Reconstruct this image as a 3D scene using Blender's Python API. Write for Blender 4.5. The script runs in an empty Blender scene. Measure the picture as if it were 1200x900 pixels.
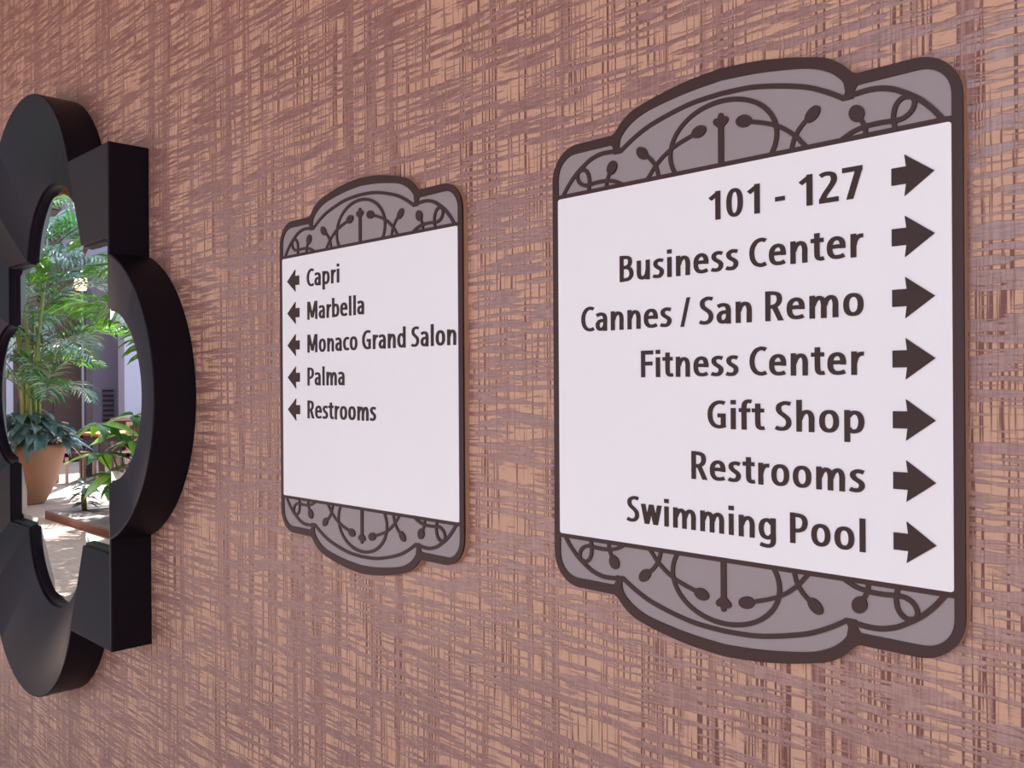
import bpy, bmesh, math, random
from mathutils import Vector, Matrix

# ---------------------------------------------------------------- camera, sky, sun, exposure
scene = bpy.context.scene
C = scene.collection
cam_data = bpy.data.cameras.new('camera')
cam_data.sensor_width = 36.0
cam_data.lens = 31.055
cam_data.clip_start = 0.01
cam = bpy.data.objects.new('camera', cam_data)
C.objects.link(cam)
FW = Vector((-0.70218, 0.71200, -0.00066)); RT = Vector((0.71199, 0.70217, -0.00617)); UP = Vector((0.00393, 0.00481, 0.99998))
m = Matrix((RT, UP, -FW)).transposed().to_4x4()
m.translation = Vector((0.0, -0.608, 1.5))
cam.matrix_world = m
scene.camera = cam

world = bpy.data.worlds.new('sky'); scene.world = world
world.use_nodes = True
bg = world.node_tree.nodes['Background']
bg.inputs['Color'].default_value = (0.745, 0.885, 1.02, 1)
bg.inputs['Strength'].default_value = 2.2

sun_d = bpy.data.lights.new('sun_offscreen', 'SUN'); sun_d.energy = 15.0; sun_d.angle = math.radians(0.6); sun_d.color = (1.0, 0.95, 0.88)
sun = bpy.data.objects.new('sun_offscreen', sun_d); C.objects.link(sun)
sun.rotation_euler = Vector((0.33, 0.21, -0.92)).to_track_quat('-Z', 'Y').to_euler()
sun.location = (-6, -6, 9)

vs = scene.view_settings
vs.view_transform = 'Standard'; vs.look = 'None'; vs.gamma = 1.0; vs.use_curve_mapping = False
vs.exposure = 0.70

# ---------------------------------------------------------------- helpers
def mesh_obj(name, verts, faces, mat=None, parent=None, smooth=False, loc=None):
    me = bpy.data.meshes.new(name)
    me.from_pydata([tuple(v) for v in verts], [], faces)
    me.update()
    bm = bmesh.new(); bm.from_mesh(me)
    bmesh.ops.recalc_face_normals(bm, faces=bm.faces[:])
    bm.to_mesh(me); bm.free()
    if smooth:
        for p in me.polygons: p.use_smooth = True
    if mat: me.materials.append(mat)
    o = bpy.data.objects.new(name, me); C.objects.link(o)
    if parent: o.parent = parent
    if loc: o.location = loc
    return o

def empty(name, loc, rz=0.0):
    o = bpy.data.objects.new(name, None); C.objects.link(o)
    o.empty_display_size = 0.1
    o.location = loc; o.rotation_euler = (0, 0, rz)
    return o

def tag(o, label=None, cat=None, group=None, kind=None):
    if label: o['label'] = label
    if cat: o['category'] = cat
    if group: o['group'] = group
    if kind: o['kind'] = kind
    return o

class MB:
    def __init__(self): self.v = []; self.f = []
    def add(self, verts, faces):
        n = len(self.v); self.v += [tuple(p) for p in verts]; self.f += [tuple(i + n for i in f) for f in faces]
    def box(self, x0, x1, y0, y1, z0, z1):
        self.add([(x0,y0,z0),(x1,y0,z0),(x1,y1,z0),(x0,y1,z0),(x0,y0,z1),(x1,y0,z1),(x1,y1,z1),(x0,y1,z1)],
                 [(0,3,2,1),(4,5,6,7),(0,1,5,4),(1,2,6,5),(2,3,7,6),(3,0,4,7)])
    def tube(self, pts, radii, n=8, cap=True):
        pts = [Vector(p) for p in pts]; rings = []
        for i, p in enumerate(pts):
            a = pts[max(i-1,0)]; b = pts[min(i+1,len(pts)-1)]
            d = (b - a).normalized()
            s = d.cross(Vector((0.13,0.31,0.94)));
            if s.length < 1e-4: s = d.cross(Vector((1,0,0)))
            s.normalize(); t = d.cross(s)
            r = radii[i] if hasattr(radii,'__len__') else radii
            rings.append([p + (s*math.cos(k*2*math.pi/n) + t*math.sin(k*2*math.pi/n))*r for k in range(n)])
        vs_ = [q for ring in rings for q in ring]; fs = []
        for i in range(len(pts)-1):
            for k in range(n):
                k2 = (k+1) % n
                fs.append((i*n+k, i*n+k2, (i+1)*n+k2, (i+1)*n+k))
        if cap:
            fs.append(tuple(range(n))[::-1]); fs.append(tuple(range((len(pts)-1)*n, len(pts)*n)))
        self.add(vs_, fs)
    def lathe(self, prof, n=40):
        vs_ = []; fs = []
        for (r, z) in prof:
            for k in range(n):
                a = 2*math.pi*k/n; vs_.append((r*math.cos(a), r*math.sin(a), z))
        for i in range(len(prof)-1):
            for k in range(n):
                k2 = (k+1) % n; fs.append((i*n+k, i*n+k2, (i+1)*n+k2, (i+1)*n+k))
        self.add(vs_, fs)
    # prism of an outline given in (x, z), between depths y0 (back) and y1 (front)
    def prism(self, poly, y0, y1):
        n = len(poly)
        vs_ = [(x, y0, z) for x, z in poly] + [(x, y1, z) for x, z in poly]
        fs = [tuple(range(n)), tuple(range(2*n-1, n-1, -1))]
        fs += [(i, n+i, n+(i+1) % n, (i+1) % n) for i in range(n)]
        self.add(vs_, fs)
    # solid between two outlines of the same length in (x, z)
    def band(self, pa, pb, y0, y1, closed=True):
        n = len(pa)
        vs_ = [(x,y0,z) for x,z in pa] + [(x,y1,z) for x,z in pa] + [(x,y0,z) for x,z in pb] + [(x,y1,z) for x,z in pb]
        fs = []
        for i in range(n if closed else n-1):
            j = (i+1) % n
            fs += [(n+i, n+j, 3*n+j, 3*n+i), (i, j, n+j, n+i), (2*n+i, 3*n+i, 3*n+j, 2*n+j), (i, 2*n+i, 2*n+j, j)]
        if not closed:
            for i in (0, n-1): fs.append((i, n+i, 3*n+i, 2*n+i))
        self.add(vs_, fs)
    def ribbon(self, pts, w, y0, y1):
        L = []; R = []
        for i, p in enumerate(pts):
            a = pts[max(i-1,0)]; b = pts[min(i+1,len(pts)-1)]
            d = Vector((b[0]-a[0], b[1]-a[1])).normalized()
            ww = w[i] if hasattr(w,'__len__') else w
            L.append((p[0]-d.y*ww/2, p[1]+d.x*ww/2)); R.append((p[0]+d.y*ww/2, p[1]-d.x*ww/2))
        self.band(L, R, y0, y1, closed=False)
    def build(self, name, mat, parent=None, smooth=False, loc=None):
        return mesh_obj(name, self.v, self.f, mat, parent, smooth, loc)

def spline(pts, sub=6):
    out = []
    n = len(pts)
    for i in range(n-1):
        p0 = pts[max(i-1,0)]; p1 = pts[i]; p2 = pts[i+1]; p3 = pts[min(i+2,n-1)]
        for k in range(sub):
            t = k/sub; q = []
            for d in range(len(p1)):
                q.append(0.5*((2*p1[d]) + (-p0[d]+p2[d])*t + (2*p0[d]-5*p1[d]+4*p2[d]-p3[d])*t*t + (-p0[d]+3*p1[d]-3*p2[d]+p3[d])*t**3))
            out.append(tuple(q))
    out.append(tuple(pts[-1]))
    return out

# ---------------------------------------------------------------- materials
def srgb(r, g, b):
    f = lambda c: (c/255/12.92 if c/255 <= 0.04045 else ((c/255+0.055)/1.055)**2.4)
    return (f(r), f(g), f(b), 1.0)

def mat(name, col, rough=0.5, metal=0.0, spec=0.5, noise=0.0, nscale=40.0, bump=0.0, coat=0.0):
    mt = bpy.data.materials.new(name); mt.use_nodes = True
    nt = mt.node_tree; b = nt.nodes['Principled BSDF']
    b.inputs['Roughness'].default_value = rough; b.inputs['Metallic'].default_value = metal
    b.inputs['Specular IOR Level'].default_value = spec; b.inputs['Coat Weight'].default_value = coat
    b.inputs['Base Color'].default_value = col
    if noise or bump:
        tc = nt.nodes.new('ShaderNodeTexCoord'); nz = nt.nodes.new('ShaderNodeTexNoise')
        nz.inputs['Scale'].default_value = nscale; nz.inputs['Detail'].default_value = 4
        nt.links.new(tc.outputs['Object'], nz.inputs['Vector'])
        if noise:
            mx = nt.nodes.new('ShaderNodeMix'); mx.data_type = 'RGBA'
            mx.inputs[6].default_value = tuple(c*(1-noise) for c in col[:3]) + (1,)
            mx.inputs[7].default_value = tuple(min(1, c*(1+noise)) for c in col[:3]) + (1,)
            nt.links.new(nz.outputs['Fac'], mx.inputs[0]); nt.links.new(mx.outputs[2], b.inputs['Base Color'])
        if bump:
            bp = nt.nodes.new('ShaderNodeBump'); bp.inputs['Strength'].default_value = bump; bp.inputs['Distance'].default_value = 0.002
            nt.links.new(nz.outputs['Fac'], bp.inputs['Height']); nt.links.new(bp.outputs['Normal'], b.inputs['Normal'])
    return mt

def leaf_mat(name, col, col2, trans=0.4, rough=0.35):
    mt = bpy.data.materials.new(name); mt.use_nodes = True
    nt = mt.node_tree; b = nt.nodes['Principled BSDF']; out = nt.nodes['Material Output']
    b.inputs['Roughness'].default_value = rough; b.inputs['Specular IOR Level'].default_value = 0.9
    tc = nt.nodes.new('ShaderNodeTexCoord'); nz = nt.nodes.new('ShaderNodeTexNoise'); nz.inputs['Scale'].default_value = 9
    nt.links.new(tc.outputs['Object'], nz.inputs['Vector'])
    mx = nt.nodes.new('ShaderNodeMix'); mx.data_type = 'RGBA'; mx.inputs[6].default_value = col; mx.inputs[7].default_value = col2
    nt.links.new(nz.outputs['Fac'], mx.inputs[0]); nt.links.new(mx.outputs[2], b.inputs['Base Color'])
    tr = nt.nodes.new('ShaderNodeBsdfTranslucent')
    hs = nt.nodes.new('ShaderNodeHueSaturation'); hs.inputs['Value'].default_value = 1.5; hs.inputs['Saturation'].default_value = 1.15
    nt.links.new(mx.outputs[2], hs.inputs['Color']); nt.links.new(hs.outputs['Color'], tr.inputs['Color'])
    ms = nt.nodes.new('ShaderNodeMixShader'); ms.inputs[0].default_value = trans
    nt.links.new(b.outputs[0], ms.inputs[1]); nt.links.new(tr.outputs[0], ms.inputs[2]); nt.links.new(ms.outputs[0], out.inputs['Surface'])
    return mt

def wallpaper_mat():
    mt = bpy.data.materials.new('brushed_wallpaper'); mt.use_nodes = True
    nt = mt.node_tree; N = nt.nodes; L = nt.links; b = N['Principled BSDF']
    tc = N.new('ShaderNodeTexCoord')
    def vmap(sx, sz, off=0.0, src=None):
        mp = N.new('ShaderNodeMapping'); mp.inputs['Scale'].default_value = (sx, 1.0, sz); mp.inputs['Location'].default_value = (off, off*0.37, off*0.71)
        L.new(src or tc.outputs['Object'], mp.inputs['Vector']); return mp.outputs['Vector']
    def noise(vec, detail=3.0, rough=0.55, scale=1.0, dist=0.0):
        n = N.new('ShaderNodeTexNoise'); n.inputs['Scale'].default_value = scale; n.inputs['Detail'].default_value = detail
        n.inputs['Roughness'].default_value = rough; n.inputs['Distortion'].default_value = dist
        L.new(vec, n.inputs['Vector']); return n.outputs['Fac']
    def math_(op, a, c, clamp=False):
        n = N.new('ShaderNodeMath'); n.operation = op; n.use_clamp = clamp
        for i, v in enumerate((a, c)):
            if isinstance(v, (int, float)): n.inputs[i].default_value = v
            else: L.new(v, n.inputs[i])
        return n.outputs[0]
    def ramp(v, lo, hi):
        n = N.new('ShaderNodeMapRange'); n.interpolation_type = 'SMOOTHSTEP'
        n.inputs['From Min'].default_value = lo; n.inputs['From Max'].default_value = hi
        L.new(v, n.inputs['Value']); return n.outputs['Result']
    def mix(fac, a, c):
        n = N.new('ShaderNodeMix'); n.data_type = 'RGBA'; L.new(fac, n.inputs[0])
        for i, v in ((6, a), (7, c)):
            if isinstance(v, tuple): n.inputs[i].default_value = v
            else: L.new(v, n.inputs[i])
        return n.outputs[2]
    # wavy warp so that the brush strokes are not ruler straight
    warp = noise(vmap(11, 14), 2.0)
    wz = math_('MULTIPLY', math_('SUBTRACT', warp, 0.5), 0.005)
    comb = N.new('ShaderNodeCombineXYZ'); L.new(wz, comb.inputs['Z'])
    va = N.new('ShaderNodeVectorMath'); va.operation = 'ADD'; L.new(tc.outputs['Object'], va.inputs[0]); L.new(comb.outputs[0], va.inputs[1])
    wv = va.outputs[0]
    stroke = noise(vmap(11, 190, 3.1, wv), 1.5, 0.5)
    stroke2 = noise(vmap(24, 275, 12.3, wv), 1.0, 0.5)
    fine = noise(vmap(60, 420, 7.7, wv), 2.0, 0.6)
    column = noise(vmap(60, 1.5, 1.3), 2.0, 0.6)
    thread = noise(vmap(380, 6.0, 5.9), 2.0, 0.6)
    thread2 = noise(vmap(520, 26.0, 15.9), 1.0, 0.5)
    frag = math_('MULTIPLY', math_('SUBTRACT', fine, 0.5), 0.30)
    hs_ = math_('ADD', math_('MULTIPLY', stroke, 0.62), math_('MULTIPLY', stroke2, 0.38))
    hcov = ramp(math_('ADD', hs_, frag), 0.462, 0.532)
    vcov = ramp(math_('ADD', column, math_('MULTIPLY', frag, 0.9)), 0.53, 0.63)
    cover = math_('SUBTRACT', 1.0, math_('MULTIPLY', math_('SUBTRACT', 1.0, hcov), math_('SUBTRACT', 1.0, math_('MULTIPLY', vcov, 0.75))))   # 1 = mauve brush stroke, 0 = tan ground
    ln_ = math_('ADD', math_('MULTIPLY', thread, 0.75), math_('MULTIPLY', thread2, 0.25))
    lines = ramp(math_('ADD', ln_, math_('MULTIPLY', math_('SUBTRACT', column, 0.5), 0.2)), 0.510, 0.585)
    ground = mix(lines, srgb(196, 155, 131), srgb(112, 68, 60))
    strokes = mix(ramp(math_('ADD', math_('MULTIPLY', fine, 0.6), math_('MULTIPLY', thread2, 0.4)), 0.40, 0.62), srgb(132, 92, 85), srgb(156, 116, 109))
    col = mix(cover, ground, strokes)
    L.new(col, b.inputs['Base Color'])
    L.new(math_('SUBTRACT', 0.5, math_('MULTIPLY', hcov, 0.18)), b.inputs['Roughness'])
    L.new(math_('ADD', 0.45, math_('MULTIPLY', hcov, 0.5)), b.inputs['Specular IOR Level'])
    hgt = math_('ADD', math_('MULTIPLY', cover, 0.7), math_('MULTIPLY', fine, 0.5))
    hgt = math_('SUBTRACT', hgt, math_('MULTIPLY', lines, 0.35))
    bp = N.new('ShaderNodeBump'); bp.inputs['Strength'].default_value = 0.5; bp.inputs['Distance'].default_value = 0.0012
    L.new(hgt, bp.inputs['Height']); L.new(bp.outputs['Normal'], b.inputs['Normal'])
    return mt

M_WALL = wallpaper_mat()
M_FRAME = mat('satin_charcoal_frame', srgb(30, 25, 34), 0.36, spec=0.12, noise=0.06, nscale=60)
M_MIRROR = mat('mirror_silver', (0.90, 0.91, 0.91, 1), 0.0, metal=1.0)
M_BEVEL = mat('mirror_bevel', (0.80, 0.86, 0.84, 1), 0.04, metal=1.0)
M_BROWN = mat('dark_brown_sign_enamel', srgb(64, 42, 41), 0.45, spec=0.25, noise=0.04)
M_LETTER = mat('raised_brown_letter', srgb(58, 38, 37), 0.5, spec=0.25, noise=0.04)
M_GREY = mat('warm_grey_sign_field', srgb(146, 136, 138), 0.5, noise=0.03)
M_WHITE = mat('white_sign_panel', srgb(234, 233, 236), 0.35, noise=0.01)
M_EDGE = mat('tan_sign_edge', srgb(200, 165, 136), 0.5, noise=0.06)
M_PLASTER = mat('lavender_plaster', srgb(112, 104, 124), 0.8, noise=0.05, nscale=3)
M_PLASTER2 = mat('pale_plaster', srgb(150, 150, 170), 0.8, noise=0.05, nscale=3)
M_CEIL = mat('brown_soffit_boards', srgb(112, 78, 54), 0.7, noise=0.08)
M_WOOD = mat('dark_mahogany', srgb(52, 25, 22), 0.5, noise=0.2, nscale=8)
M_POST = mat('dark_post_paint', srgb(44, 40, 52), 0.5, noise=0.05)
M_TERRA = mat('tan_terracotta', srgb(136, 100, 76), 0.75, noise=0.12, nscale=6, bump=0.2)
M_STONE = mat('grey_stone_slab', srgb(104, 98, 98), 0.8, noise=0.2, nscale=12, bump=0.4)
M_KERB = mat('brown_kerb', srgb(98, 58, 38), 0.7, noise=0.2, nscale=14)
M_SOIL = mat('dark_soil', srgb(58, 44, 34), 0.95, noise=0.4, nscale=40, bump=0.6)
M_TABLE = mat('honey_table_wood', srgb(156, 96, 60), 0.4, noise=0.15, nscale=10)
M_CHAIR = mat('bleached_chair_wood', srgb(140, 112, 98), 0.5, noise=0.12, nscale=10)
M_SEAT = mat('maroon_seat_fabric', srgb(60, 28, 27), 0.9, noise=0.1)
M_DARKMETAL = mat('black_planter_glaze', srgb(30, 32, 36), 0.2)
M_PALM = leaf_mat('palm_leaf', srgb(30, 66, 36), srgb(66, 112, 46), 0.25, 0.25)
M_PALM2 = leaf_mat('sunlit_palm_leaf', srgb(46, 94, 32), srgb(86, 136, 46), 0.32, 0.28)  # lighter copy of the palm green, sunlight put into the colour
M_PALM3 = leaf_mat('sky_glint_palm_leaf', srgb(46, 78, 74), srgb(112, 142, 136), 0.12, 0.2)  # white-blue sky glint on some fronds, put into the leaf colour
M_RACHIS = mat('palm_stem', srgb(110, 128, 66), 0.5, noise=0.1)
M_BLUE = leaf_mat('blue_green_leaf', srgb(46, 74, 72), srgb(84, 112, 116), 0.2, 0.28)
M_BROAD = leaf_mat('bright_broad_leaf', srgb(84, 136, 48), srgb(136, 176, 80), 0.35, 0.3)
M_STEM = mat('plant_stem', srgb(86, 92, 52), 0.6, noise=0.1)

def floor_mat():
    mt = bpy.data.materials.new('pinkish_paver_floor'); mt.use_nodes = True
    nt = mt.node_tree; N = nt.nodes; L = nt.links; b = N['Principled BSDF']
    tc = N.new('ShaderNodeTexCoord')
    br = N.new('ShaderNodeTexBrick'); br.inputs['Scale'].default_value = 3.0
    br.inputs['Color1'].default_value = srgb(172, 156, 150); br.inputs['Color2'].default_value = srgb(158, 141, 135); br.inputs['Mortar'].default_value = srgb(150, 124, 110)
    br.inputs['Mortar Size'].default_value = 0.012
    L.new(tc.outputs['Object'], br.inputs['Vector']); L.new(br.outputs['Color'], b.inputs['Base Color'])
    b.inputs['Roughness'].default_value = 0.45
    return mt
M_FLOOR = floor_mat()

# ---------------------------------------------------------------- the setting
EYE = 1.5
def slab(name, x0, x1, y0, y1, z0, z1, mt):
    b_ = MB(); b_.box(x0, x1, y0, y1, z0, z1)
    return tag(b_.build(name, mt), kind='structure')

slab('floor', -18.6, 4.0, -11.0, 0.1, -0.1, 0.0, M_FLOOR)
tag(bpy.data.objects['floor'], 'pinkish tan paved atrium floor', 'floor')
w = slab('wall_back', -18.6, 4.0, 0.0, 0.15, 0.0, 7.0, M_WALL)
tag(w, 'wall in brown brushed grasscloth paper behind the signs', 'wall')
c_ = slab('ceiling', -7.5, 4.0, -3.7, 0.0, 3.6, 3.8, M_CEIL)
b_ = MB(); b_.box(-7.5, -1.6, -3.85, -3.7, 2.55, 3.8); b_.box(-7.62, -7.5, -3.85, 0.0, 3.4, 3.8); bm_ = b_.build('added_shade_beam', M_CEIL, c_)  # unseen beam added under the soffit edge to keep low sky off the upper wall
tag(c_, 'brown soffit above the papered corridor wall', 'ceiling')
w = slab('wall_left', -18.75, -18.5, -11.0, 0.15, 0.0, 7.0, M_PLASTER)
tag(w, 'lavender plaster end wall of the atrium', 'wall')
w = slab('wall_front', -18.6, 4.0, -11.2, -11.0, 0.0, 2.9, M_PLASTER2)
tag(w, 'pale plaster wall across the atrium', 'wall')
w = slab('wall_right', 4.0, 4.2, -11.2, 0.15, 0.0, 3.8, M_PLASTER)
tag(w, 'plaster wall closing the corridor', 'wall')

# brown timber door panel set in the end wall, with a frame
d = empty('door_1', (-18.5, -5.28, 0.0)); tag(d, 'dark mahogany double door in the end wall', 'door', kind='structure')
b_ = MB(); b_.box(0.0, 0.06, -0.62, 0.62, 0.0, 3.9); b_.build('door_leaf', M_WOOD, d)
for y in (-0.31, 0.31):
    for z0, z1 in ((0.25, 1.2), (1.4, 2.4), (2.6, 3.6)):
        b_ = MB(); b_.box(0.06, 0.08, y-0.22, y+0.22, z0, z1); b_.build('door_panel', M_WOOD, d)
b_ = MB()
b_.box(0.0, 0.09, -0.74, -0.62, 0.0, 4.02); b_.box(0.0, 0.09, 0.62, 0.74, 0.0, 4.02); b_.box(0.0, 0.09, -0.62, 0.62, 3.9, 4.02)
b_.build('door_frame', M_PLASTER2, d)
# paler wall section that stands forward
w = slab('wall_return', -17.5, -17.2, -11.0, -6.25, 0.0, 7.0, M_PLASTER2)
tag(w, 'pale wall section standing forward of the end wall', 'wall')
fa = empty('trim_2', (-18.5, -2.8, 3.55)); tag(fa, 'brown timber fascia boards high on the end wall', 'trim', kind='structure')
fb = MB(); fb.box(0.0, 0.05, -2.75, 2.75, 0.01, 0.19); fb0 = fb.build('board', M_WOOD, fa)
for k in range(1, 9):
    o = bpy.data.objects.new('board', fb0.data); C.objects.link(o); o.parent = fa; o.location = (0.0, 0.0, 0.2*k)
p = slab('trim_1', -18.5, -18.44, -4.66, -4.5, 0.0, 7.0, M_WOOD)
tag(p, 'brown timber batten on the end wall', 'trim')

# ---------------------------------------------------------------- ornamental mirror
MX, MZ = -1.8259, EYE - 0.0170
def frame_shape(s, c, R, off=0.0):
    return (s - off, c, R - off)
OUT = (0.4018, 0.326, 0.238); INN = (0.272, 0.257, 0.151)
LEV = [(frame_shape(*OUT), 0.0), (frame_shape(*OUT), -0.0625), (frame_shape(*OUT, 0.001), -0.064), (frame_shape(*OUT, 0.0035), -0.064),
       (frame_shape(*INN), -0.0165), (frame_shape(*INN, 0.0006), -0.0155), (frame_shape(*INN, 0.0012), -0.0105), (frame_shape(*INN, 0.0045), -0.0100),
       (frame_shape(*INN, 0.0050), -0.0050), (frame_shape(*INN, 0.0050), -0.0010)]
def junction(sh):
    s, c, R = sh
    return math.sqrt(max(R*R - (s-c)**2, 0))
def lobe_pts(sh, n):
    s, c, R = sh
    a = math.atan2(junction(sh), s - c)
    return [(c + R*math.cos(-a + 2*a*i/n), R*math.sin(-a + 2*a*i/n)) for i in range(n+1)]
def corner_pts(sh):
    s, c, R = sh; a = junction(sh)
    return [(s, a), (s, s), (a, s)]
def rot90(p, k):
    x, z = p
    for _ in range(k % 4): x, z = -z, x
    return (x, z)
def levels_mesh(rows, closed_back=True):
    n = len(rows[0]); k = len(rows)
    vs_ = [q for r in rows for q in r]; fs = []
    for i in range(k):
        i2 = (i+1) % k
        for j in range(n-1):
            fs.append((i*n+j, i*n+j+1, i2*n+j+1, i2*n+j))
    fs.append(tuple(i*n for i in range(k))); fs.append(tuple(i*n+n-1 for i in range(k))[::-1])
    return vs_, fs
mirror = empty('ornamental_mirror', (MX, 0.0, MZ))
tag(mirror, 'deep charcoal lobed frame around a mirror that reflects potted palms', 'mirror')
for k in range(4):
    rows = [[(rot90(p, k)[0], y, rot90(p, k)[1]) for p in lobe_pts(sh, 40)] for sh, y in LEV]
    o = mesh_obj('frame_lobe', *levels_mesh(rows), M_FRAME, mirror)
    for pl in o.data.polygons: pl.use_smooth = True
    o.data.set_sharp_from_angle(angle=math.radians(20))
    rows = [[(rot90(p, k)[0], y, rot90(p, k)[1]) for p in corner_pts(sh)] for sh, y in LEV]
    mesh_obj('frame_corner', *levels_mesh(rows), M_FRAME, mirror)
def full_outline(sh, n=24):
    out = []
    for k in range(4):
        out += [rot90(p, k) for p in lobe_pts(sh, n)]
        out.append(rot90((sh[0], sh[0]), k))
    return out
e_out = full_outline(frame_shape(*INN, 0.0045)); e_in = full_outline(frame_shape(*INN, 0.020))
b_ = MB(); b_.prism(e_in, -0.0005, -0.0045); glass = b_.build('mirror_glass', M_MIRROR, mirror)
n = len(e_out)
b_ = MB(); b_.add([(x, -0.0025, z) for x, z in e_out] + [(x, -0.0045, z) for x, z in e_in], [(i, (i+1) % n, n+(i+1) % n, n+i) for i in range(n)])
b_.add([(x, -0.0005, z) for x, z in e_out] + [(x, -0.0025, z) for x, z in e_out], [(i, (i+1) % n, n+(i+1) % n, n+i) for i in range(n)])
o = b_.build('bevelled_edge', M_BEVEL, glass)

# ---------------------------------------------------------------- directory signs
PW, PH = 0.1679, 0.1507        # half size of the white message panel
dome_o = spline([(0.0, 0.2272), (0.027, 0.2253), (0.05, 0.2218), (0.0725, 0.2168), (0.086, 0.2125), (0.0965, 0.2055), (0.1020, 0.1995), (0.1060, 0.1968)])
dome_i = spline([(0.0, 0.2180), (0.0263, 0.2163), (0.05, 0.2132), (0.0714, 0.2090), (0.0850, 0.2034), (0.0930, 0.1975), (0.0978, 0.1915), (0.0990, 0.1865)])
def arc(cx, cz, r, a0, a1, n=10):
    return [(cx + r*math.cos(math.radians(a0 + (a1-a0)*i/n)), cz + r*math.sin(math.radians(a0 + (a1-a0)*i/n))) for i in range(n+1)]
corner_o = arc(0.1453, 0.1676, 0.0293, 90, 0)
corner_i = [(0.1058, 0.1886)] + arc(0.1478, 0.1686, 0.0202, 90, 0)
def quarter_to_full(q):
    # q runs from the top centre (x = 0) clockwise to the right side
    r = [p for p in q]
    right = r + [(x, -z) for x, z in reversed(r)]
    left = [(-x, z) for x, z in reversed(right)]
    out = []
    for p in right + left:
        if not out or (abs(p[0]-out[-1][0]) + abs(p[1]-out[-1][1])) > 1e-5: out.append(p)
    if abs(out[0][0]-out[-1][0]) + abs(out[0][1]-out[-1][1]) < 1e-5: out.pop()
    return out
OUTLINE = quarter_to_full(dome_o + corner_o)
INSET = [(x*0.985, z*0.985) for x, z in OUTLINE]

def resample(pts, n):
    d = [0.0]
    for a, b2 in zip(pts, pts[1:]): d.append(d[-1] + math.hypot(b2[0]-a[0], b2[1]-a[1]))
    out = []; j = 0
    for i in range(n):
        t = d[-1]*i/(n-1)
        while j < len(d)-2 and d[j+1] < t: j += 1
        f = (t-d[j])/max(d[j+1]-d[j], 1e-9)
        out.append((pts[j][0]+(pts[j+1][0]-pts[j][0])*f, pts[j][1]+(pts[j+1][1]-pts[j][1])*f))
    return out

FACE = -0.0080
YB, YF = -0.0066, FACE
def flips(pts):
    return [[(sx*x, sz*z) for x, z in pts] for sx in (1, -1) for sz in (1, -1)]
OGEE1 = spline([(0.0, 0.2078), (0.0137, 0.2073), (0.026, 0.2064), (0.04, 0.2040), (0.0568, 0.2), (0.0713, 0.1955), (0.0854, 0.1888), (0.0975, 0.1815)])
OGEE2 = spline([(0.0965, 0.1818), (0.1095, 0.1832), (0.12, 0.1831), (0.13, 0.1805), (0.1376, 0.1765), (0.1473, 0.17), (0.1560, 0.1615), (0.1622, 0.1535)])
ELL = [(0.0468*math.sin(t), 0.168 + 0.0340*math.cos(t)) for t in [math.radians(a) for a in range(-118, 119, 4)]]
STEM_A = spline([(0.0205, 0.1822), (0.0385, 0.1767), (0.0506, 0.1710), (0.061, 0.1630), (0.0668, 0.1564), (0.0712, 0.1515)])
STEM_B = spline([(0.058, 0.1515), (0.0602, 0.1604), (0.0639, 0.1665), (0.0683, 0.1711), (0.0735, 0.1750)])
STEM_C = spline([(0.1128, 0.1505), (0.1121, 0.1579), (0.1102, 0.1628), (0.1072, 0.1680)])
LOOP = spline([(0.1330, 0.1510), (0.1313, 0.1605), (0.1330, 0.1687), (0.1376, 0.1728), (0.1431, 0.1722), (0.1451, 0.1682), (0.1430, 0.1627), (0.1375, 0.1592), (0.1313, 0.1588), (0.1225, 0.1594), (0.1121, 0.1590), (0.1029, 0.1568), (0.0945, 0.1525)])
def bud(cx, cz, rx, rz, ang):
    ca, sa = math.cos(ang), math.sin(ang)
    return [(cx + rx*math.cos(t)*ca - rz*math.sin(t)*sa, cz + rx*math.cos(t)*sa + rz*math.sin(t)*ca) for t in [2*math.pi*i/18 for i in range(18)]]

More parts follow.
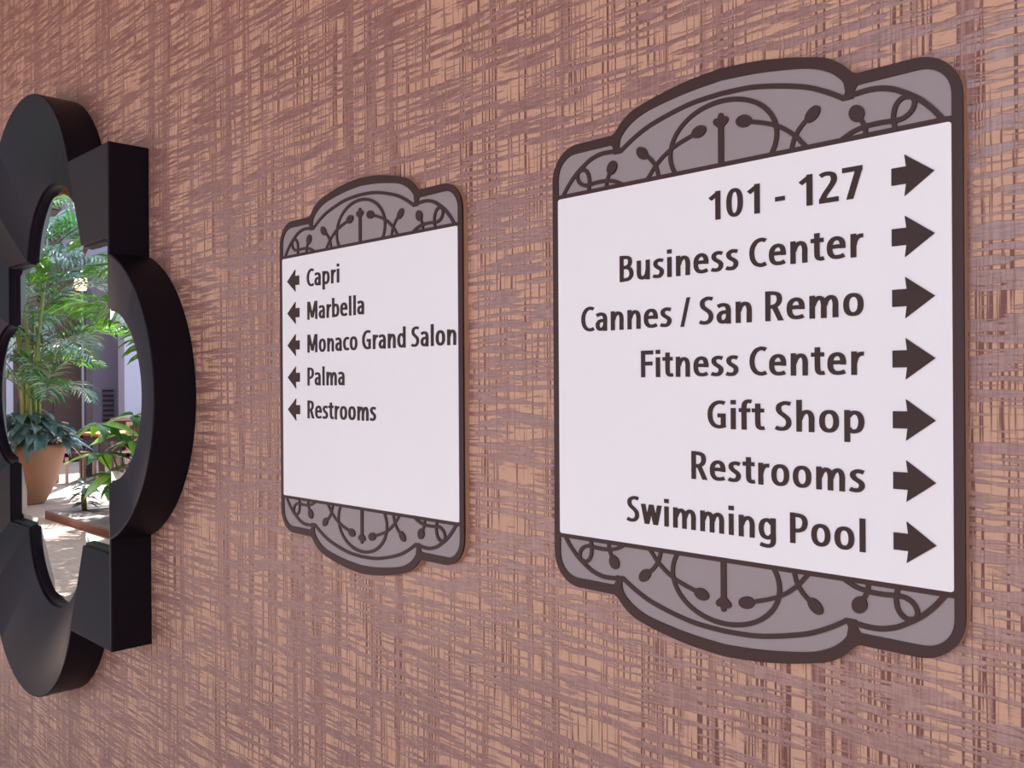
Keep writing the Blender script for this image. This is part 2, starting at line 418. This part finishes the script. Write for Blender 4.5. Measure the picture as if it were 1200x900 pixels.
# condensed bold humanist lettering drawn stroke by stroke; one unit = cap height
# each glyph: (ink width, left bearing, right bearing, strokes); 'c' = smooth stroke, 'l' = straight strokes, 'd' = diagonal cut level, 'o' = closed oval, 'b' = block
SX, SZ = 0.152, 0.124
XH = 0.735
ARCH = lambda x, w_: [(x+0.02, 0.40), (x+0.08, 0.56), (x+w_*0.56, 0.655), (x+w_*0.86, 0.615), (x+w_, 0.47), (x+w_, 0.25), (x+w_, 0.0)]
BOWL = lambda x, s: [(x+s*0.03, 0.54), (x+s*0.10, 0.625), (x+s*0.20, 0.66), (x+s*0.315, 0.60), (x+s*0.37, 0.45), (x+s*0.37, 0.29), (x+s*0.315, 0.13), (x+s*0.20, 0.068), (x+s*0.10, 0.085), (x+s*0.03, 0.16)]
GLYPH = {
 'n': (0.545, .075, .07, [('l', [(.0925, 0), (.0925, XH)]), ('c', ARCH(.0925, .36))]),
 'h': (0.545, .075, .07, [('l', [(.0925, 0), (.0925, 1.04)]), ('c', ARCH(.0925, .36))]),
 'm': (0.85, .075, .07, [('l', [(.0925, 0), (.0925, XH)]), ('c', ARCH(.0925, .333)), ('c', ARCH(.425, .333))]),
 'r': (0.36, .075, .015, [('l', [(.0925, 0), (.0925, XH)]), ('c', [(.10, .38), (.15, .55), (.25, .645), (.36, .655)])]),
 'i': (0.185, .075, .075, [('l', [(.0925, 0), (.0925, XH)]), ('b', (.01, .86, .175, 1.01))]),
 'l': (0.185, .075, .075, [('l', [(.0925, 0), (.0925, 1.04)])]),
 't': (0.39, .02, .03, [('c', [(.185, .90), (.185, .6), (.185, .30), (.205, .13), (.29, .07), (.39, .085)]), ('b', (.0, .60, .38, .735))]),
 'f': (0.40, .02, .0, [('c', [(.165, 0), (.165, .5), (.165, .78), (.20, .92), (.29, .975), (.40, .965)]), ('b', (.0, .60, .36, .735))]),
 'e': (0.56, .045, .045, [('c', [(.10, .405), (.28, .405), (.47, .405)]), ('c', [(.468, .33), (.468, .46), (.43, .59), (.36, .65), (.28, .662), (.19, .63), (.115, .53), (.0925, .37), (.115, .20), (.20, .095), (.31, .070), (.42, .080), (.51, .115)])]),
 'a': (0.50, .045, .07, [('c', [(.05, .615), (.15, .655), (.26, .662), (.36, .62), (.4075, .50), (.4075, .30), (.4075, .0)]), ('c', [(.40, .405), (.30, .41), (.17, .385), (.095, .29), (.095, .18), (.15, .09), (.24, .07), (.33, .10), (.40, .20)])]),
 's': (0.44, .04, .04, [('c', [(.395, .635), (.30, .662), (.20, .66), (.11, .60), (.105, .50), (.17, .42), (.27, .355), (.34, .28), (.34, .17), (.27, .085), (.17, .070), (.09, .078), (.02, .105)])]),
 'o': (0.58, .045, .045, [('o', (.29, .365, .1975, .300))]),
 'p': (0.56, .075, .045, [('l', [(.0925, -.27), (.0925, XH)]), ('c', BOWL(.0975, 1))]),
 'b': (0.56, .075, .045, [('l', [(.0925, 0), (.0925, 1.04)]), ('c', BOWL(.0975, 1))]),
 'd': (0.56, .045, .075, [('l', [(.4675, 0), (.4675, 1.04)]), ('c', BOWL(.4625, -1))]),
 'g': (0.56, .045, .075, [('c', [(.4675, XH), (.4675, .3), (.4675, -.02), (.43, -.15), (.33, -.205), (.20, -.205), (.06, -.17)]), ('c', BOWL(.4625, -1))]),
 'c': (0.46, .045, .02, [('c', [(.44, .635), (.36, .658), (.27, .655), (.17, .60), (.105, .48), (.0925, .34), (.13, .19), (.21, .095), (.31, .070), (.44, .10)])]),
 'u': (0.545, .07, .075, [('c', [(.0925, XH), (.0925, .45), (.0925, .26), (.125, .13), (.21, .075), (.33, .10), (.41, .20), (.44, .34)]), ('l', [(.4525, 0), (.4525, XH)])]),
 'w': (0.83, .01, .01, [('d', (.095, XH, .245, 0)), ('d', (.415, XH, .245, 0)), ('d', (.415, XH, .585, 0)), ('d', (.735, XH, .585, 0))]),
 'B': (0.60, .085, .05, [('l', [(.0925, 0), (.0925, 1)]), ('c', [(.10, .925), (.28, .925), (.41, .88), (.45, .76), (.41, .62), (.28, .545), (.10, .54)]), ('c', [(.10, .54), (.30, .54), (.45, .46), (.505, .30), (.46, .15), (.33, .078), (.10, .075)])]),
 'C': (0.57, .05, .03, [('c', [(.55, .885), (.46, .925), (.36, .925), (.23, .86), (.13, .70), (.0975, .50), (.13, .29), (.23, .135), (.37, .075), (.46, .078), (.56, .115)])]),
 'F': (0.49, .085, .03, [('l', [(.0925, 0), (.0925, 1)]), ('b', (.05, .85, .49, 1.0)), ('b', (.05, .44, .46, .585))]),
 'G': (0.64, .05, .075, [('c', [(.59, .895), (.50, .925), (.38, .925), (.24, .86), (.13, .70), (.0975, .50), (.13, .29), (.23, .135), (.37, .075), (.47, .078), (.62, .125)]), ('l', [(.5475, .07), (.5475, .53)]), ('b', (.36, .40, .60, .54))]),
 'S': (0.51, .045, .045, [('c', [(.46, .90), (.36, .928), (.26, .925), (.14, .86), (.105, .75), (.14, .63), (.25, .535), (.36, .44), (.41, .33), (.395, .19), (.31, .095), (.21, .072), (.12, .078), (.02, .115)])]),
 'R': (0.60, .085, .02, [('l', [(.0925, 0), (.0925, 1)]), ('c', [(.10, .925), (.27, .925), (.41, .87), (.455, .72), (.41, .57), (.28, .485), (.10, .475)]), ('d', (.30, .46, .498, 0))]),
 'P': (0.56, .085, .03, [('l', [(.0925, 0), (.0925, 1)]), ('c', [(.10, .925), (.27, .925), (.41, .87), (.465, .70), (.41, .51), (.27, .43), (.10, .425)])]),
 'M': (0.85, .08, .08, [('l', [(.0925, 0), (.0925, 1)]), ('l', [(.7575, 0), (.7575, 1)]), ('d', (.13, 1, .425, .10)), ('d', (.72, 1, .425, .10))]),
 '1': (0.39, .06, .11, [('l', [(.2975, 0), (.2975, 1)]), ('l', [(.28, .915), (.05, .745)])]),
 '0': (0.53, .05, .05, [('o', (.265, .5, .1725, .430))]),
 '2': (0.50, .055, .05, [('c', [(.03, .875), (.12, .92), (.22, .925), (.34, .88), (.385, .75), (.36, .62), (.27, .46), (.16, .29), (.09, .13)]), ('b', (.0, .0, .50, .15))]),
 '7': (0.50, .05, .05, [('b', (.0, .85, .50, 1.0)), ('d', (.405, .86, .185, 0))]),
 '-': (0.27, .06, .06, [('b', (.0, .30, .27, .445))]),
 '/': (0.40, .0, .0, [('d', (.315, 1.03, .085, -.02, .115))]),
 ' ': (0.16, .05, .05, []),
}
def stroke_poly(b2, pts, y0, y1):
    Lp = []; Rp = []
    for i, p in enumerate(pts):
        a = pts[max(i-1, 0)]; c2 = pts[min(i+1, len(pts)-1)]
        d2 = Vector((c2[0]-a[0], c2[1]-a[1])).normalized()
        Lp.append((p[0]-d2.y*SX/2, p[1]+d2.x*SZ/2)); Rp.append((p[0]+d2.y*SX/2, p[1]-d2.x*SZ/2))
    b2.band(Lp, Rp, y0, y1, closed=False)
def text_mesh(name, body, cap, x0, x1, base, y_back, y_front, parent):
    b2 = MB(); pen = 0.0; k = 0
    for i, ch in enumerate(body):
        w_, lb, rb, strokes = GLYPH[ch]
        if i: pen += lb
        for kind, dat in strokes:
            yf = y_front - 0.00003*(k % 4); k += 1
            sub = MB()
            if kind == 'l': stroke_poly(sub, dat, y_back, yf)
            elif kind == 'c': stroke_poly(sub, spline(dat, 4), y_back, yf)
            elif kind == 'b': sub.prism([(dat[0], dat[1]), (dat[2], dat[1]), (dat[2], dat[3]), (dat[0], dat[3])], y_back, yf)
            elif kind == 'd':
                hw = (dat[4] if len(dat) > 4 else 0.165)/2
                sub.prism([(dat[0]-hw, dat[1]), (dat[0]+hw, dat[1]), (dat[2]+hw, dat[3]), (dat[2]-hw, dat[3])], y_back, yf)
            elif kind == 'o':
                cx, cz, rx, rz = dat; pa = []; pb = []
                for q in range(32):
                    t = 2*math.pi*q/32; ct, st = math.cos(t), math.sin(t)
                    se = lambda v_: math.copysign(abs(v_)**0.86, v_)
                    pa.append((cx+(rx+SX/2)*se(ct), cz+(rz+SZ/2)*se(st))); pb.append((cx+(rx-SX/2)*se(ct), cz+(rz-SZ/2)*se(st)))
                sub.band(pa, pb, y_back, yf)
            b2.add([(x+pen, y, z) for x, y, z in sub.v], sub.f)
        pen += w_ + rb
    mn = min(v_[0] for v_ in b2.v); mx_ = max(v_[0] for v_ in b2.v)
    sx = (x1-x0)/(mx_-mn)
    b2.v = [(x0+(x-mn)*sx, y, base+z*cap) for x, y, z in b2.v]
    return b2.build(name, M_LETTER, parent)

def make_sign(cx, cz, rows, side, label):
    s = empty('directory_sign', (cx, 0.0, cz))
    tag(s, label, 'sign', 'directory signs on the papered wall')
    b_ = MB(); b_.prism(OUTLINE, 0.0, -0.0058); b_.build('back_plate', M_EDGE, s)
    b_ = MB(); b_.prism(INSET, -0.0056, -0.0068); b_.build('ornament_field', M_GREY, s)
    # dark raised rim round the whole plate
    q_in = quarter_to_full([(x, z) for x, z in dome_i] + corner_i)
    nseg = 60
    b_ = MB()
    for sx in (1, -1):
        for sz in (1, -1):
            f = lambda pts: [(sx*x, sz*z) for x, z in pts]
            b_.band(f(resample(dome_o, 30)), f(resample(dome_i, 30)), YB+0.001, YF, closed=False)
            b_.band(f(resample([(0.1060, 0.1968)] + corner_o + [(0.1746, 0.0)], nseg)), f(resample([(0.1040, 0.1886)] + corner_i + [(0.1680, 0.0)], nseg)), YB+0.001, YF-0.00004, closed=False)
            b_.prism(f([(0.1062, 0.1972), (0.1070, 0.1885), (0.1052, 0.1858), (0.1040, 0.1800), (0.0960, 0.1800), (0.0985, 0.1860), (0.0972, 0.1935), (0.1000, 0.1985)]), YB+0.001, YF-0.00008)
    b_.build('rim', M_BROWN, s)
    # scrollwork
    for sz in (1, -1):
        b_ = MB()
        for sx in (1, -1):
            b_.ribbon([(sx*x, sz*z) for x, z in OGEE1], 0.0036, YB, YF); b_.ribbon([(sx*x, sz*z) for x, z in OGEE2], 0.0036, YB, YF-0.00003)
        b_.build('ogee_line', M_BROWN, s)
        b_ = MB(); b_.ribbon([(x, sz*z) for x, z in ELL], 0.0036, YB, YF-0.00005); b_.build('oval_line', M_BROWN, s)
        b_ = MB(); b_.ribbon([(0.0, sz*0.1505), (0.0, sz*0.186)], 0.0048, YB, YF-0.00008)
        b_.prism([(x, sz*z) for x, z in [(0.0022, 0.1815), (0.0062, 0.1850), (0.0068, 0.1875), (0.0052, 0.1893), (0.0026, 0.1893), (0.0018, 0.1922), (0.0, 0.1930), (-0.0018, 0.1922), (-0.0026, 0.1893), (-0.0052, 0.1893), (-0.0068, 0.1875), (-0.0062, 0.1850), (-0.0022, 0.1815)]], YB, YF-0.00024)
        b_.build('centre_finial', M_BROWN, s)
        for sx in (1, -1):
            f = lambda pts: [(sx*x, sz*z) for x, z in pts]
            for kd, (pts, hd) in enumerate(((STEM_A, bud(0.0198, 0.1824, 0.0068, 0.0047, -0.2)), (STEM_B, bud(0.0745, 0.1757, 0.0068, 0.0045, 0.75)), (STEM_C, bud(0.1064, 0.1692, 0.0062, 0.0052, 2.1)))):
                b_ = MB(); b_.ribbon(f(pts), 0.0032, YB, YF-0.00010-0.00004*kd); b_.prism(f(hd), YB, YF-0.00030); b_.build('scroll_stem', M_BROWN, s)
            b_ = MB(); h_ = len(LOOP)//2; b_.ribbon(f(LOOP[:h_+1]), 0.0032, YB, YF-0.00034); b_.ribbon(f(LOOP[h_:]), 0.0032, YB, YF-0.00022); b_.build('scroll_loop', M_BROWN, s)
        b_ = MB(); b_.box(-0.1682, 0.1682, YF, YB, sz*0.1525-0.002, sz*0.1525+0.002); b_.build('divider_bar', M_BROWN, s)
    # white message panel with small rounded corners
    r = 0.0022
    poly = arc(PW-r, PH-r, r, 90, 0, 4) + arc(PW-r, -PH+r, r, 0, -90, 4) + arc(-PW+r, -PH+r, r, -90, -180, 4) + arc(-PW+r, PH-r, r, 180, 90, 4)
    b_ = MB(); b_.prism(poly, -0.0060, FACE-0.0002); panel = b_.build('message_panel', M_WHITE, s)
    for k, (txt, x0, x1) in enumerate(rows):
        base = 0.1107 - 0.0405*k
        t = text_mesh('lettering', txt, 0.0221, x0, x1, base, FACE, FACE-0.0011, s)
        zc = base + 0.0103
        A = [(0.1303, -0.0057), (0.1398, -0.0057), (0.1388, -0.0137), (0.1576, 0.0), (0.1388, 0.0137), (0.1398, 0.0057), (0.1303, 0.0057)]
        if side < 0: A = [(-x + 0.0025, z) for x, z in A]
        b_ = MB(); b_.prism([(x, zc+z) for x, z in A], FACE, FACE-0.0012); b_.build('arrow', M_LETTER, s)
    return s

RX = -0.53171 + 0.16795; RZ = EYE - 0.13548 + 0.15067
LX = -1.00369 + 0.16795; LZ = EYE - 0.14087 + 0.15067
make_sign(RX, RZ, [('101 - 127', -0.0106, 0.1106), ('Business Center', -0.0978, 0.1108), ('Cannes / San Remo', -0.1406, 0.1108), ('Fitness Center', -0.0761, 0.1108), ('Gift Shop', -0.0125, 0.1109), ('Restrooms', -0.0276, 0.1110), ('Swimming Pool', -0.0921, 0.1112)], 1,
          'white directory sign with seven lines of text and right-pointing arrows')
make_sign(LX, LZ, [('Capri', -0.1098, -0.0407), ('Marbella', -0.1090, 0.0080), ('Monaco Grand Salon', -0.1092, 0.1652), ('Palma', -0.1096, -0.0315), ('Restrooms', -0.1100, 0.0293)], -1,
          'white directory sign with five lines of text and left-pointing arrows')

# ---------------------------------------------------------------- the atrium seen in the mirror
rng = random.Random(7)
# big terracotta pot
b_ = MB(); b_.lathe([(0.0, 0.0), (0.15, 0.0), (0.165, 0.02), (0.235, 0.15), (0.30, 0.30), (0.35, 0.45), (0.382, 0.60), (0.395, 0.70), (0.395, 0.76), (0.36, 0.76), (0.345, 0.70), (0.0, 0.68)], 40)
pot = empty('terracotta_pot', (-12.32, -3.12, 0.0)); tag(pot, 'large tan terracotta pot on the sunlit paving', 'pot')
b_.build('pot_body', M_TERRA, pot, smooth=True)
b_ = MB(); b_.lathe([(0.0, 0.705), (0.33, 0.70)], 24); b_.build('potting_soil', M_SOIL, pot)

def frond_mesh(length, droop, nleaf, leaf_len, leaf_w, seed, lift=0.9):
    r = random.Random(seed); b2 = MB()
    pts = []
    ang = lift; x = z = 0.0; n = 14
    for i in range(n+1):
        pts.append(Vector((x, 0.0, z)))
        x += math.cos(ang)*length/n; z += math.sin(ang)*length/n
        ang -= droop/n*(0.5 + i/n)
    b2.tube(pts, [0.012*(1-0.85*i/n) for i in range(n+1)], 4)
    for k in range(nleaf):
        t = 0.16 + 0.84*k/(nleaf-1)
        fi = t*n; i = min(int(fi), n-1); p = pts[i].lerp(pts[i+1], fi-i)
        d = (pts[i+1]-pts[i]).normalized(); up = Vector((-d.z, 0, d.x))
        prof = math.sin(math.pi*min(1, 0.18 + 0.78*t))**0.7
        for s in (-1, 1):
            ll = leaf_len*prof*r.uniform(0.88, 1.08)
            side = Vector((0, s, 0))
            dr = (d*(0.55+0.35*t) + side*0.8 + up*r.uniform(-0.12, 0.42)).normalized()
            w_ = leaf_w*r.uniform(0.85, 1.1)
            sag = Vector((0, 0, -1))
            wv = dr.cross(up).normalized()
            q0 = p; q1 = p + dr*ll*0.4 - sag*0.0 ; q2 = p + dr*ll*0.75 + sag*ll*0.10; q3 = p + dr*ll + sag*ll*0.28
            fold = up*w_*0.35
            b2.add([q0, q1 - wv*w_/2 + fold, q1, q1 + wv*w_/2 + fold, q2 - wv*w_*0.38 + fold, q2, q2 + wv*w_*0.38 + fold, q3],
                   [(0,1,2), (0,2,3), (1,4,5,2), (2,5,6,3), (4,7,5), (5,7,6)])
    me_o = b2.build('frond', None)
    me = me_o.data; bpy.data.objects.remove(me_o)
    return me

def palm(name, label, loc, stems, fronds, meshes, mt, group=None):
    t = empty(name, loc); tag(t, label, 'palm', group)
    for pts, r0, r1 in stems:
        b2 = MB(); n_ = len(pts); b2.tube(pts, [r0 + (r1-r0)*i/(n_-1) for i in range(n_)], 8); b2.build('stem', M_RACHIS, t, smooth=True)
    for k, (p, az, el, sc) in enumerate(fronds):
        me = meshes[k % len(meshes)]
        o_ = bpy.data.objects.new('frond', me); C.objects.link(o_); o_.parent = t
        o_.location = p; o_.rotation_euler = (rng.uniform(-0.35, 0.35), -el, az); o_.scale = (sc, sc, sc)
    return t
fr_a = [frond_mesh(1.5, 1.6, 21, 0.52, 0.046, s, 0.75) for s in (1, 2, 3, 8)]
fr_b = [frond_mesh(1.6, 1.7, 21, 0.56, 0.052, s, 0.7) for s in (4, 5)]
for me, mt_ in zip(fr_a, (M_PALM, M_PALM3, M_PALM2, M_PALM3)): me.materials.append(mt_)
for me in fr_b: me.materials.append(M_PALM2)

stems = []; fr = []
for k in range(9):
    a = k*2.4 + 0.3; top = 0.65 + 0.27*k; lean = 0.10 + 0.05*(k % 3)
    tip = (0.08*math.cos(a) + lean*math.cos(a), 0.08*math.sin(a) + lean*math.sin(a), 0.70 + top)
    stems.append(([(0.08*math.cos(a), 0.08*math.sin(a), 0.66), (0.10*math.cos(a), 0.10*math.sin(a), 0.70+top*0.5), tip], 0.030, 0.016))
    for j in range(5):
        fr.append((tip, a + j*1.32 + rng.uniform(-0.3, 0.3), rng.uniform(-0.25, 0.35), rng.uniform(0.7, 0.95)))
palm('potted_palm', 'tall feathery palm growing out of the big terracotta pot', (-12.32, -3.12, 0.0), stems, fr, fr_a, M_PALM)

stems = [([(0, 0, 0.10), (0.05, 0.03, 1.0), (0.0, 0.06, 1.75)], 0.05, 0.03), ([(0.12, -0.1, 0.10), (0.2, -0.1, 1.2), (0.16, -0.12, 2.25)], 0.05, 0.03)]
fr = []
for j in range(9): fr.append(((0.0, 0.06, 1.72), j*2*math.pi/9, rng.uniform(-0.2, 0.4), rng.uniform(0.7, 0.9)))
for j in range(9): fr.append(((0.16, -0.12, 2.22), j*2*math.pi/9 + 0.3, rng.uniform(-0.2, 0.5), rng.uniform(0.8, 1.0)))
stems.append(([(-0.35, 0.0, 0.09), (-0.42, 0.02, 2.0), (-0.35, 0.05, 4.2)], 0.07, 0.045))
for j in range(20): fr.append(((-0.35, 0.05, 4.18), j*2*math.pi/20 + 0.1, rng.uniform(-0.3, 0.5), rng.uniform(1.0, 1.25)))
palm('planter_palm', 'bright green palm rising from the low stone planter', (-9.3, -3.72, 0.0), stems, fr, fr_b, M_PALM2)

def leaf_blade(name, length, width, cup, bend):
    n = 6; b2 = MB(); vs_ = []; fs = []
    for i in range(n+1):
        t = i/n; wd = width*math.sin(math.pi*min(0.999, t**0.75))*0.5 + 0.001
        x = length*t; z = -bend*length*t*t
        vs_ += [(x, -wd, z + cup*wd), (x, 0, z), (x, wd, z + cup*wd)]
    for i in range(n):
        fs += [(i*3, i*3+3, i*3+4, i*3+1), (i*3+1, i*3+4, i*3+5, i*3+2)]
    b2.add(vs_, fs); o_ = b2.build(name, None, smooth=True); me = o_.data; bpy.data.objects.remove(o_); return me

def leafy(name, label, loc, leaves, me, stems, cat='plant', group=None):
    t = empty(name, loc); tag(t, label, cat, group)
    for pts, r in stems:
        b2 = MB(); b2.tube(pts, r, 6); b2.build('stem', M_STEM, t, smooth=True)
    for k, (p, az, pitch, roll, sc) in enumerate(leaves):
        o_ = bpy.data.objects.new('leaf', me[k % len(me)]); C.objects.link(o_); o_.parent = t
        o_.location = p; o_.rotation_euler = (roll, pitch, az); o_.scale = (sc, sc, sc)
    return t
me_blue = [leaf_blade('leaf', 0.24, 0.13, 0.35, 0.5)]; me_blue[0].materials.append(M_BLUE)
lv = []; st = []
for k in range(120):
    a = rng.uniform(0, 2*math.pi); rr = math.sqrt(rng.uniform(0.02, 1))*0.46; z = 0.80 + 0.40*(1-rr/0.48) + rng.uniform(-0.08, 0.10)
    lv.append(((rr*math.cos(a), rr*math.sin(a), z), a + rng.uniform(-0.6, 0.6), rng.uniform(-0.2, 0.7), rng.uniform(-0.4, 0.4), rng.uniform(0.8, 1.25)))
    if k % 6 == 0: st.append(([(0.3*rr*math.cos(a), 0.3*rr*math.sin(a), 0.69), (rr*math.cos(a), rr*math.sin(a), z)], 0.006))
leafy('underplanting', 'blue-green broad-leaved foliage spilling over the terracotta pot rim', (-12.32, -3.12, 0.0), lv, me_blue, st)

# low planter bed with a brown kerb and stone top slab
pl = empty('planter_bed', (-10.79, -2.80, 0.0), 0.0); tag(pl, 'low stone planter bed with brown kerb edge', 'planter')
# runs away from the papered wall
b_ = MB(); b_.box(0.0, 2.6, -2.6, 0.0, 0.0, 0.07); b_.build('kerb', M_KERB, pl)
b_ = MB(); b_.band([(0.0, 0.0), (2.6, 0.0), (2.6, -2.6), (0.0, -2.6)], [(0.3, -0.3), (2.3, -0.3), (2.3, -2.3), (0.3, -2.3)], -0.07, -0.095)
slab_v = [(x, z, -y) for x, y, z in b_.v]
o = mesh_obj('stone_coping', slab_v, b_.f, M_STONE, pl)
b_ = MB(); b_.box(0.3, 2.3, -2.3, -0.3, 0.0, 0.085); b_.build('soil', M_SOIL, pl)

# bright broad-leaved shrub in the bed
me_br = [leaf_blade('leaf', 0.42, 0.14, 0.25, 0.25), leaf_blade('leaf', 0.40, 0.15, 0.25, 0.3)]; me_br[0].materials.append(M_BROAD); me_br[1].materials.append(M_PALM)
lv = []; st = []
for k in range(13):
    a = k*2.4; lean = 0.12 + 0.09*(k % 4); top = 0.40 + 0.065*k
    tip = (lean*math.cos(a), lean*math.sin(a), top)
    st.append(([(0, 0, 0.07), (lean*0.5*math.cos(a), lean*0.5*math.sin(a), top*0.6), tip], 0.009))
    for j in range(6):
        lv.append((tip, a + j*1.05 + rng.uniform(-0.3, 0.3), rng.uniform(-0.35, 0.45), rng.uniform(-0.5, 0.5), rng.uniform(0.6, 1.0)))
leafy('leafy_shrub', 'bright green shrub with long pointed leaves in the planter bed', (-9.45, -3.24, 0.0), lv, me_br, st)
me_dk = [leaf_blade('leaf', 0.20, 0.07, 0.3, 0.4)]; me_dk[0].materials.append(M_BLUE)
lv = []; st = [([(0, 0, 0.07), (0.0, 0.01, 0.22), (0.01, 0, 0.34)], 0.03)]
for k in range(26):
    a = rng.uniform(0, 6.28); z = rng.uniform(0.18, 0.42)
    lv.append(((0.02*math.cos(a), 0.02*math.sin(a), z), a, rng.uniform(-0.7, 0.3), rng.uniform(-0.5, 0.5), rng.uniform(0.6, 1.0)))
leafy('dark_seedling', 'small dark glossy plant at the edge of the planter bed', (-10.45, -3.11, 0.0), lv, me_dk, st)

# post
b_ = MB(); b_.box(-0.05, 0.05, -0.05, 0.05, 0.0, 6.5); b_.box(-0.09, 0.09, -0.09, 0.09, 0.0, 0.15)
post = b_.build('post', M_POST, None, loc=(-15.3, -4.90, 0.0)); tag(post, 'slim dark square post beside the table', 'post')

# table and chairs
tb = empty('cafe_table', (-14.5, -5.35, 0.0)); tag(tb, 'honey wood cafe table between chairs', 'table')
b_ = MB(); b_.box(-0.45, 0.45, -0.75, 0.75, 0.72, 0.76); b_.build('table_top', M_TABLE, tb)
b_ = MB(); b_.box(-0.40, 0.40, -0.70, 0.70, 0.64, 0.72); b_.build('apron', M_WOOD, tb)
for sx in (-1, 1):
    for sy in (-1, 1):
        b_ = MB(); b_.box(sx*0.40-0.035, sx*0.40+0.035, sy*0.69-0.035, sy*0.69+0.035, 0.0, 0.72); b_.build('leg', M_WOOD, tb)
def make_chair(loc, rz, label):
    c0 = empty('dining_chair', loc, rz); tag(c0, label, 'chair', 'chairs at the cafe table')
    for sx in (-1, 1):
        b2 = MB(); b2.box(sx*0.21-0.02, sx*0.21+0.02, -0.22, -0.18, 0.0, 0.95); b2.build('back_leg', M_CHAIR, c0)
        b2 = MB(); b2.box(sx*0.21-0.02, sx*0.21+0.02, 0.18, 0.22, 0.0, 0.44); b2.build('leg', M_CHAIR, c0)
    b2 = MB(); b2.box(-0.23, 0.23, -0.22, 0.23, 0.42, 0.48); b2.build('seat', M_SEAT, c0)
    b2 = MB(); b2.box(-0.19, 0.19, -0.215, -0.185, 0.90, 0.95); b2.build('top_rail', M_CHAIR, c0)
    b2 = MB(); b2.box(-0.19, 0.19, -0.212, -0.188, 0.58, 0.90); b2.build('back_panel', M_SEAT, c0)
    return c0
make_chair((-13.75, -5.05, 0.0), math.pi/2, 'dining chair with maroon back panel facing the post side of the table')
make_chair((-13.75, -5.75, 0.0), math.pi/2, 'dining chair with maroon back panel farther from the post')
make_chair((-15.25, -5.55, 0.0), -math.pi/2, 'dining chair across the table near the end wall')
make_chair((-14.45, -4.4, 0.0), math.pi, 'dining chair at the table end beside the terracotta pot')

# wall vent with slats
v = empty('wall_vent', (-18.5, -6.42, 0.75)); tag(v, 'dark slatted vent grille low on the end wall', 'vent')
b_ = MB(); b_.box(0.0, 0.02, -0.12, 0.12, 0.0, 0.72); b_.build('vent_backing', M_PLASTER, v)
for k in range(7):
    b_ = MB(); b_.box(0.02, 0.05, -0.11, 0.11, 0.03+k*0.1, 0.075+k*0.1); b_.build('slat', M_POST, v)

# hanging lantern glowing through the fronds
def lamp_mat(name, col, st_):
    mt = bpy.data.materials.new(name); mt.use_nodes = True; b2 = mt.node_tree.nodes['Principled BSDF']
    b2.inputs['Base Color'].default_value = (0.9, 0.8, 0.6, 1); b2.inputs['Emission Color'].default_value = col; b2.inputs['Emission Strength'].default_value = st_
    return mt
M_GLOW = lamp_mat('warm_lamp_glass', (1.0, 0.62, 0.25, 1), 1.0)
ln = empty('pendant_lantern', (-13.64, -4.21, 2.9)); tag(ln, 'warm glowing pendant lantern among the palm fronds', 'lamp')
b_ = MB(); b_.lathe([(0.0, 0.0), (0.07, 0.01), (0.10, 0.10), (0.07, 0.20), (0.0, 0.21)], 16); b_.build('glass_shade', M_GLOW, ln, smooth=True)
b_ = MB(); b_.tube([(0, 0, 0.2), (0, 0, 3.6)], 0.008, 6); b_.build('rod', M_POST, ln)
b_ = MB(); b_.lathe([(0.0, 0.26), (0.05, 0.25), (0.08, 0.19), (0.0, 0.19)], 16); b_.build('cap', M_POST, ln)
